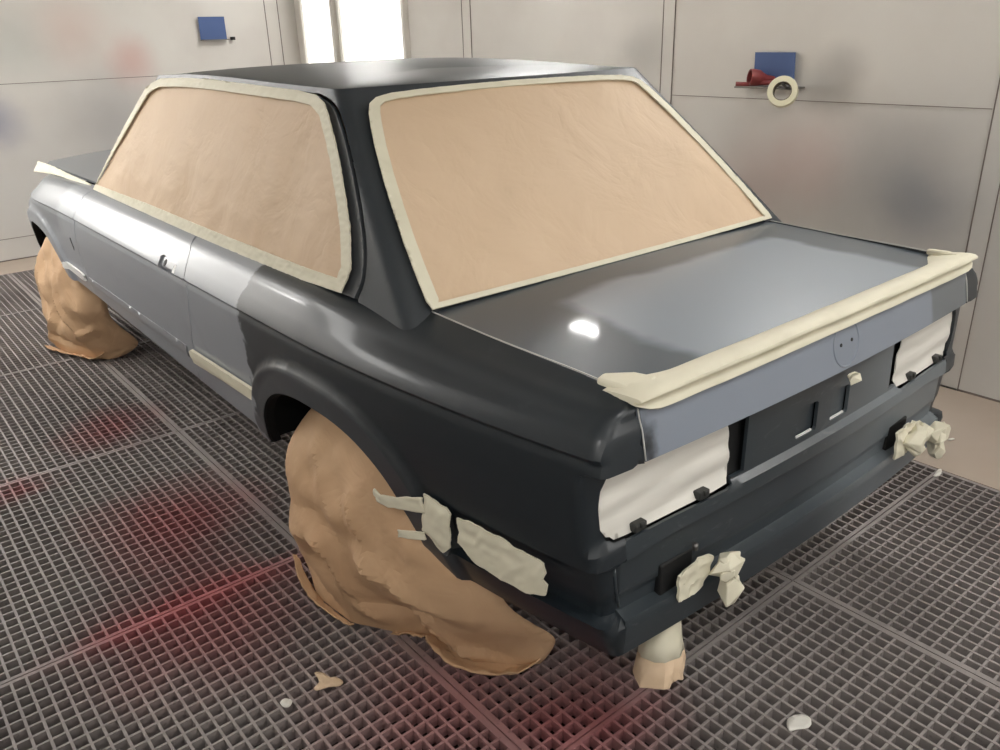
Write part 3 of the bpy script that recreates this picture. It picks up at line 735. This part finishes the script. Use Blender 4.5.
# ------------------------------------------------------------------ bumper bracket masks
def strip_on(name,S,poly,seed,label,parent,mat='tape',base=.006,amp=.007,sign=-1,thick=.004,fold=0,jag=.003,mirror=False):
    P=densify(poly,.012); r=random.Random(seed); P=[(u+r.uniform(-jag,jag)*.6,v+r.uniform(-jag,jag)*.6) for u,v in P]
    cu=sum(p[0] for p in P)/len(P); cv=sum(p[1] for p in P)/len(P)
    def off(u,v):
        d=seg_d((u,v),P); return base+amp*(facets(u,v,7,seed,6)*.9+.8*ridge((u,v,0),32,seed)*.5)+fold*sstep(.0,.02,d)
    o=panel(name,S,P,M[mat],parent,.006,off=off,sign=sign,thick=thick,mirror=mirror,sharp=28); o['label']=label; return o
def upper(a,v):
    "side surface without the bumper recess"
    p=body(a,.60); q=body(a,v); return (p[0]+.001,q[1],v)
side_a=[(-.400,.577),(-.466,.572),(-.479,.561),(-.472,.472),(-.452,.45),(-.386,.480),(-.392,.53)]
strip_on('bumper_slot_mask',upper,side_a,5,'folded cream tape patch just behind the rear wheel',car,fold=.006)
tl=crumple('tape_tail',[Vector(upper(y,z))+Vector((dx,0,0)) for y,z,dx in((-.40,.548,-.012),(-.36,.541,-.024),(-.31,.538,-.032),(-.272,.545,-.030))],[.040,.034,.026,.018],M['tape'],car,8,.004,16); tl['label']='torn tape end sticking out over the wheel paper'
tl=crumple('tape_tail',[Vector(upper(y,z))+Vector((dx,0,0)) for y,z,dx in((-.40,.472,-.012),(-.37,.463,-.020),(-.335,.460,-.022))],[.016,.02,.018],M['tape'],car,9,.003,12); tl['label']='short torn tape end low on the wheel paper'
side_b=[(-.496,.558),(-.529,.564),(-.61,.561),(-.661,.556),(-.722,.551),(-.729,.531),(-.722,.515),(-.733,.507),(-.728,.480),(-.681,.462),(-.606,.463),(-.535,.473),(-.51,.492),(-.495,.497),(-.503,.526)]
strip_on('side_marker_mask',upper,side_b,14,'long crumpled cream tape strip low behind the rear wheel',car,base=.004,amp=.008,jag=.0012)
def rearflat(x,v): y=body_rear(x,.50); return (x,y-.004,v)
strip_on('bracket_mask',rearflat,[(-.519,.473),(-.517,.412),(-.465,.410),(-.446,.418),(-.43,.44),(-.418,.478),(-.46,.492)],21,'crumpled cream tape over the left bumper bracket',car,base=.016,amp=.014,sign=1,thick=.006)
hull('bracket_wad',(-.405,-.888,.455),(.050,.030,.034),M['tape'],car,31)
hull('bracket_wad',(-.392,-.890,.400),(.036,.024,.055),M['tape'],car,35)
strip_on('bracket_mask',rearflat,[(.325,.500),(.329,.425),(.40,.42),(.46,.415),(.50,.42),(.49,.475),(.43,.50),(.37,.512)],23,'crumpled cream tape over the right bumper bracket',car,base=.022,amp=.016,sign=1,thick=.006)
hull('bracket_wad',(.43,-.885,.455),(.065,.034,.045),M['tape'],car,33)
hull('bracket_wad',(.525,-.895,.445),(.058,.030,.034),M['tape'],car,37)
hull('bracket_wad',(.545,-.890,.395),(.032,.024,.046),M['tape'],car,39)
for x in(-.49,.41):
    mb=MB().box(x-.06,x+.04,body_rear(x,.45)-.010,body_rear(x,.45)+.02,.41,.50); o=mb.obj('bumper_bracket',M['black'],car,bevel=.004)
for x in(-.465,):
    V,F=tube([(x-.0,body_rear(x,.5)-.016,.508),(x,body_rear(x,.5)-.016,.522)],.006,8); mesh_obj('bracket_bolt',V,F,M['steel'],car)
# exhaust
ex=empty('exhaust_wrap',(0,0,0))
def exh():
    V=[];F=[];n=28; p0=Vector((-.478,-.790,.345)); p1=Vector((-.515,-.815,.200)); d=(p1-p0).normalized(); a=Vector((1,0,0)); b=d.cross(a).normalized()
    st=[(0,.030),(.2,.036),(.45,.041),(.65,.046),(.85,.050),(1,.050),(1.02,.045),(.98,.038),(.93,.030),(.95,.014),(.96,.001)]
    for k,(t,r) in enumerate(st):
        for i in range(n):
            th=2*PI*i/n; q=p0.lerp(p1,t); dirv=a*math.cos(th)+b*math.sin(th)
            rr=r*(1+.13*ridge((math.cos(th)*1.3,math.sin(th)*1.3,t*1.5),1.9,3)+.05*math.sin(th*7+t*5)*t+.05*nz((math.cos(th)*3,math.sin(th)*3,t*3),1,4))
            V.append(q+dirv*rr+d*(.012*nz((math.cos(th)*2,math.sin(th)*2,k*.5),1,8) if k>3 else 0))
    for k in range(len(st)-1):
        for i in range(n): F.append((k*n+i,k*n+(i+1)%n,(k+1)*n+(i+1)%n,(k+1)*n+i))
    o=mesh_obj('tape_sleeve',V[:4*n],[f for f in F if max(f)<4*n],M['tape'],ex,True,35); o.modifiers.new('t','SOLIDIFY').thickness=.002
    V2=V[3*n:]; F2=[tuple(i-3*n for i in f) for f in F if min(f)>=3*n]
    o=mesh_obj('paper_end',V2,F2,M['kraft'],ex,True,25); o.modifiers.new('t','SOLIDIFY').thickness=.002; o['label']='folded brown paper end'
    V,F=tube([(-.48,-.50,.385),(-.48,-.72,.38),(-.482,-.79,.35),(-.495,-.81,.25)],.024,16); mesh_obj('exhaust_pipe',V,F,M['steel'],ex)
exh()
for ch in list(ex.children): ch.parent=car
bpy.data.objects.remove(ex)
# ------------------------------------------------------------------ wheel covers
def drape(name,poly,x0,seed,parent,curl=.22,edge=.05,amp=.010,floor_z=.004,flip=False,open_bottom=True,fac=.03,fs=2.2,fk=10,folds=()):
    P=smooth_poly(poly,3); V,F,PP,H=tri_domain(P,[],.012)
    X=[]
    for (y,z) in V:
        d=seg_d((y,z),PP); low=sstep(.10,.0,z)
        c=curl*math.exp(-d/edge*1.4)*(1-.75*low*1.0)
        w=fac*(facets(y,z,fk,seed,fs)-.5)+.02*(facets(y+.3,z,5,seed+9,3.2)-.5)+amp*ridge((y,z,0),6,seed)+amp*.5*nz((y,z),14,seed)
        for (ay,az),(by,bz),am,wd in folds:                # hand-set creases
            ex,ez=by-ay,bz-az; l=math.hypot(ex,ez); t=((y-ay)*ex+(z-az)*ez)/(l*l); q=abs((y-ay)*ez-(z-az)*ex)/l
            if -.15<t<1.15: w+=am*max(0,1-q/wd)*sstep(-.15,.1,t)*sstep(1.15,.9,t)
        w*=1-.6*math.exp(-d/.03)
        x=x0(y,z)-w*(1-math.exp(-d/.05))+c-.03*(1-math.exp(-d/.10))
        X.append((x,y+.02*nz((y,z),5,seed+2)*(1-math.exp(-d/.05)),max(floor_z,z)))
    o=mesh_obj(name,X,F,M['kraft2'],parent,True,16); md=o.modifiers.new('t','SOLIDIFY'); md.thickness=.002; md.offset=0
    return o
def bil(tab0,tab1,z1):
    return lambda y,z:lerp(table(tab0,y),table(tab1,y),sstep(0,z1,z))
rc=empty('wheel_cover',(-.80,0,0)); tag(rc,'crumpled brown paper bag over the rear wheel, trailing under the sill','paper cover','paper covers over the wheels')
x_r=bil([(-.52,-.54),(-.46,-.575),(-.35,-.68),(-.21,-.70),(-.148,-.755),(-.015,-.835),(.14,-.85),(.3,-.86)],[(-.52,-.72),(-.42,-.77),(-.30,-.80),(-.1,-.82),(.1,-.84),(.25,-.84)],.30)
xr0=x_r; x_r=lambda y,z:xr0(y,z)+.055*sstep(.36,.58,z)
drape('paper_sheet',[(.14,0),(.205,.04),(.25,.09),(.27,.15),(.290,.22),(.312,.32),(.310,.43),(.280,.505),(.215,.57),(.11,.625),(0,.66),(-.13,.655),(-.25,.60),(-.34,.53),(-.42,.44),(-.46,.34),(-.485,.26),(-.505,.15),(-.49,.05),(-.455,0),(-.35,0),(-.18,0),(-.02,0)],x_r,3,rc,.07,.04,.007,fac=.07,fs=1.5,fk=6,folds=[((.24,.22),(.02,.27),.030,.07),((.02,.27),(-.12,.05),.032,.06),((.20,.12),(.0,.02),-.02,.04),((-.10,.45),(-.22,.20),.022,.05),((-.12,.30),(-.42,.22),.022,.045),((-.05,.12),(-.30,.12),-.020,.035),((-.22,.10),(-.40,.02),.028,.035),((.10,.50),(-.05,.35),.014,.05),((-.30,.20),(-.36,.02),.022,.03)])
# trailing sheet folded on the floor
fold=[(-.76,-.12,.012),(-.70,-.20,.02),(-.69,-.33,.010),(-.60,-.44,.008),(-.52,-.45,.02)]
o=crumple('folded_hem',fold,[.03,.06,.08,.07,.04],M['kraft2'],rc,41,.010,30,up=Vector((-.6,-.5,.3))); 
for v in o.data.vertices: v.co.z=max(.004,v.co.z)
hem=[(-.850,.240,.105),(-.856,.195,.055),(-.852,.135,.018),(-.845,.06,.010),(-.83,-.03,.010)]
o=crumple('bottom_hem',hem,[.01,.03,.035,.03,.015],M['kraft2'],rc,43,.006,26,up=Vector((-1,.2,.6)))
for v in o.data.vertices: v.co.z=max(.004,v.co.z)
fc=empty('wheel_cover',(-.80,2.9,0)); tag(fc,'brown paper bag over the front wheel beside the pale fender','paper cover','paper covers over the wheels')
x_f=bil([(2.3,-.55),(2.45,-.62),(2.62,-.78),(2.8,-.87),(3.0,-.90),(3.3,-.88)],[(2.3,-.74),(2.45,-.79),(2.6,-.83),(3.1,-.85),(3.3,-.85)],.30)
xf0=x_f; x_f=lambda y,z:xf0(y,z)+.04*sstep(.40,.62,z)
drape('paper_sheet',[(2.98,0),(3.07,.06),(3.19,.15),(3.25,.28),(3.20,.42),(3.12,.52),(3.03,.59),(2.92,.66),(2.75,.66),(2.60,.60),(2.50,.52),(2.46,.42),(2.44,.33),(2.46,.22),(2.47,.10),(2.52,.03),(2.60,0),(2.70,0),(2.85,0)],x_f,17,fc,.08,.04,.008,fac=.06,fs=1.8,fk=7,folds=[((3.0,.50),(2.85,.20),.022,.05),((2.85,.20),(2.95,.04),.025,.05),((2.75,.35),(2.60,.15),.022,.04),((2.65,.12),(2.50,.20),.025,.03),((2.9,.10),(2.65,.06),-.02,.03)])
fold=[(-.915,3.0,.015),(-.89,2.88,.012),(-.83,2.73,.018),(-.77,2.62,.012),(-.68,2.62,.03),(-.62,2.68,.06)]
o=crumple('folded_hem',fold,[.04,.06,.06,.09,.10,.06],M['kraft2'],fc,47,.010,28,up=Vector((-.6,-.5,.4)))
for v in o.data.vertices: v.co.z=max(.004,v.co.z)
# ------------------------------------------------------------------ shelves on the walls
def board(name,P,nrm,label):
    e=empty(name,tuple(P[0])); n=Vector(nrm)
    mb=MB().prism([Vector(p) for p in P],n*.004); mb.obj('back_board',M['blue'],e)
    return e
e=board('wall_shelf',[(1.046,5.30,1.494),(1.264,5.30,1.494),(1.258,5.285,1.662),(1.044,5.285,1.662)],(0,-1,0),'')
tag(e,'small blue board shelf on the end wall left of the corner','shelf','blue board shelves')
MB().box(1.05,1.262,5.24,5.319,1.487,1.494).obj('ledge',M['steel'],e); MB().box(1.30,1.325,5.27,5.319,1.485,1.51).obj('hook',M['black'],e,bevel=.003)
e=board('wall_shelf',[(1.885,.693,1.235),(1.885,.482,1.222),(1.875,.484,1.357),(1.875,.690,1.358)],(-1,0,0),'')
tag(e,'small blue board shelf on the right wall holding a tape roll','shelf','blue board shelves')
MB().box(1.80,1.909,.44,.74,1.205,1.212).obj('ledge',M['steel'],e)
V,F=tube([(1.88,.49,1.216),(1.80,.47,1.216),(1.74,.452,1.236)],.006,8); mesh_obj('peg',V,F,M['steel'],e)
# tape roll hanging on the peg, face toward the car
def ring_obj(name,label,c,axis,ro,ri,h,mat,mat2,cat):
    e=empty(name,c); n=48; ax=Vector(axis).normalized(); a=ax.orthogonal().normalized(); b=ax.cross(a); c=Vector(c)
    def lathe(prof,nm,mt):
        V=[];F=[];m=len(prof)
        for i in range(n):
            t=2*PI*i/n; d=a*math.cos(t)+b*math.sin(t)
            for r,z in prof: V.append(c+d*r+ax*z)
            for j in range(m): F.append((i*m+j,i*m+(j+1)%m,((i+1)%n)*m+(j+1)%m,((i+1)%n)*m+j))
        o=MB().add(V,F).obj(nm,mt,e,True,sharp=40); return o
    q=.0015
    lathe([(ri+.003,-h/2),(ro-q,-h/2),(ro,-h/2+q),(ro,h/2-q),(ro-q,h/2),(ri+.003,h/2)],'tape_winding',mat)
    lathe([(ri,-h/2+.001),(ri+.003,-h/2+.001),(ri+.003,h/2-.001),(ri,h/2-.001)],'cardboard_core',mat2)
    tag(e,label,cat); return e
ring_obj('masking_tape_roll','pale masking tape roll hanging in front of the right blue board',(1.752,.452,1.199),(-.85,-.42,.22),.064,.037,.050,M['roll'],M['card'],'tape roll')
# maroon cup with a tapering neck lying on the ledge
def cup():
    e=empty('paint_cup',(1.82,.62,1.25)); prof=[(0,.030,.0),(.012,.034,0),(.04,.033,0),(.06,.024,0),(.085,.015,0),(.13,.012,0),(.16,.012,0)]
    ax=Vector((.15,-.98,-.12)).normalized(); o0=Vector((1.79,.655,1.256)); ax=Vector((.80,-.58,-.12)).normalized(); a=ax.orthogonal().normalized(); b=ax.cross(a); n=32; V=[];F=[]
    prof=[(.05,.001),(.045,.022),(0,.029),(0,.034),(.012,.036),(.045,.034),(.06,.025),(.08,.016),(.13,.012),(.135,.001)]
    for i in range(n):
        t=2*PI*i/n; d=a*math.cos(t)+b*math.sin(t)
        for z,r in prof: V.append(o0+ax*z+d*r)
        m=len(prof)
        for j in range(m-1): F.append((i*m+j,i*m+j+1,((i+1)%n)*m+j+1,((i+1)%n)*m+j))
    MB().add(V,F).obj('cup_body',M['maroon'],e,True,sharp=40)
    V,F=tube([(1.76,.705,1.226),(1.79,.66,1.224),(1.83,.60,1.228),(1.86,.53,1.232)],[.010,.009,.010,.010],10); mesh_obj('handle_bar',V,F,M['maroon'],e)
    tag(e,'maroon round-mouthed spray cup lying beside the hanging tape roll','cup')
cup()
# ------------------------------------------------------------------ scraps on the floor
def scrap(P,z,label,mat,seed,cat='paper scrap'):
    P=densify(smooth_poly(P,3),.01); V,F,_,_=tri_domain(P,[],.01); X=[(x,y,z+.004*(1+nz((x,y),40,seed))) for x,y in V]
    o=mesh_obj('paper_scrap',X,F,M[mat],None,True,30); m=o.modifiers.new('t','SOLIDIFY'); m.thickness=.0015; tag(o,label,cat,'scraps on the grating')
scrap([(-.99,-.115),(-.975,-.125),(-.968,-.155),(-.955,-.165),(-.950,-.19),(-.965,-.198),(-.985,-.185),(-1.012,-.175),(-1.015,-.16),(-.995,-.15)],.0,'pale tan paper scrap in front of the rear wheel cover','kraft',1)
scrap([(-1.10,-.15),(-1.085,-.145),(-1.075,-.165),(-1.09,-.178),(-1.10,-.168)],.0,'tiny white flake left of the tan scrap','paper',2)
scrap([(-.265,-.995),(-.24,-.975),(-.205,-.985),(-.20,-1.01),(-.225,-1.02),(-.25,-1.005)],.0,'white oval flake on the grating behind the tail','paper',3)
scrap([(1.10,-.70),(1.16,-.69),(1.165,-.70),(1.12,-.712)],.0,'thin white sliver at the edge of the concrete','paper',4)
scrap([(1.415,-.612),(1.440,-.618),(1.435,-.628),(1.412,-.622)],.0,'small white flake on the tan concrete','paper',5)
# pipe lying under the right rear corner
V,F=tube(smooth_poly([(.84,-.50,.03),(.93,-.555,.022),(.99,-.51,.022),(.95,-.44,.022),(1.02,-.39,.022),(1.09,-.44,.022)],5,False),.016,12)
o=mesh_obj('rubber_hose',V,F,M['clip'],None); tag(o,'dark bent rubber hose on the grating by the right rear corner','hose')
# ------------------------------------------------------------------ camera and output
def camera():
    f,yaw,p,r,x,y,z=CAM
    F=Vector((math.sin(yaw)*math.cos(p),math.cos(yaw)*math.cos(p),-math.sin(p))); rt=Vector((math.cos(yaw),-math.sin(yaw),0)); up=rt.cross(F)
    R=rt*math.cos(r)+up*math.sin(r); U=-rt*math.sin(r)+up*math.cos(r)
    cd=bpy.data.cameras.new('camera'); o=bpy.data.objects.new('camera',cd); C.objects.link(o)
    m=Matrix((R,U,-F)).transposed().to_4x4(); m.translation=(x,y,z); o.matrix_world=m
    cd.sensor_fit='HORIZONTAL'; cd.sensor_width=36; cd.lens=f*36/1000; cd.clip_start=.05; cd.clip_end=60
    bpy.context.scene.camera=o
camera()
w=bpy.data.worlds.new('world'); bpy.context.scene.world=w; w.use_nodes=True; w.node_tree.nodes['Background'].inputs[0].default_value=(.02,.02,.02,1)
sc=bpy.context.scene
sc.view_settings.view_transform='Standard'; sc.view_settings.look='None'; sc.view_settings.gamma=1; sc.view_settings.use_curve_mapping=False; sc.view_settings.exposure=EXPOSURE
sc.cycles.max_bounces=8; sc.cycles.diffuse_bounces=5; sc.cycles.glossy_bounces=4
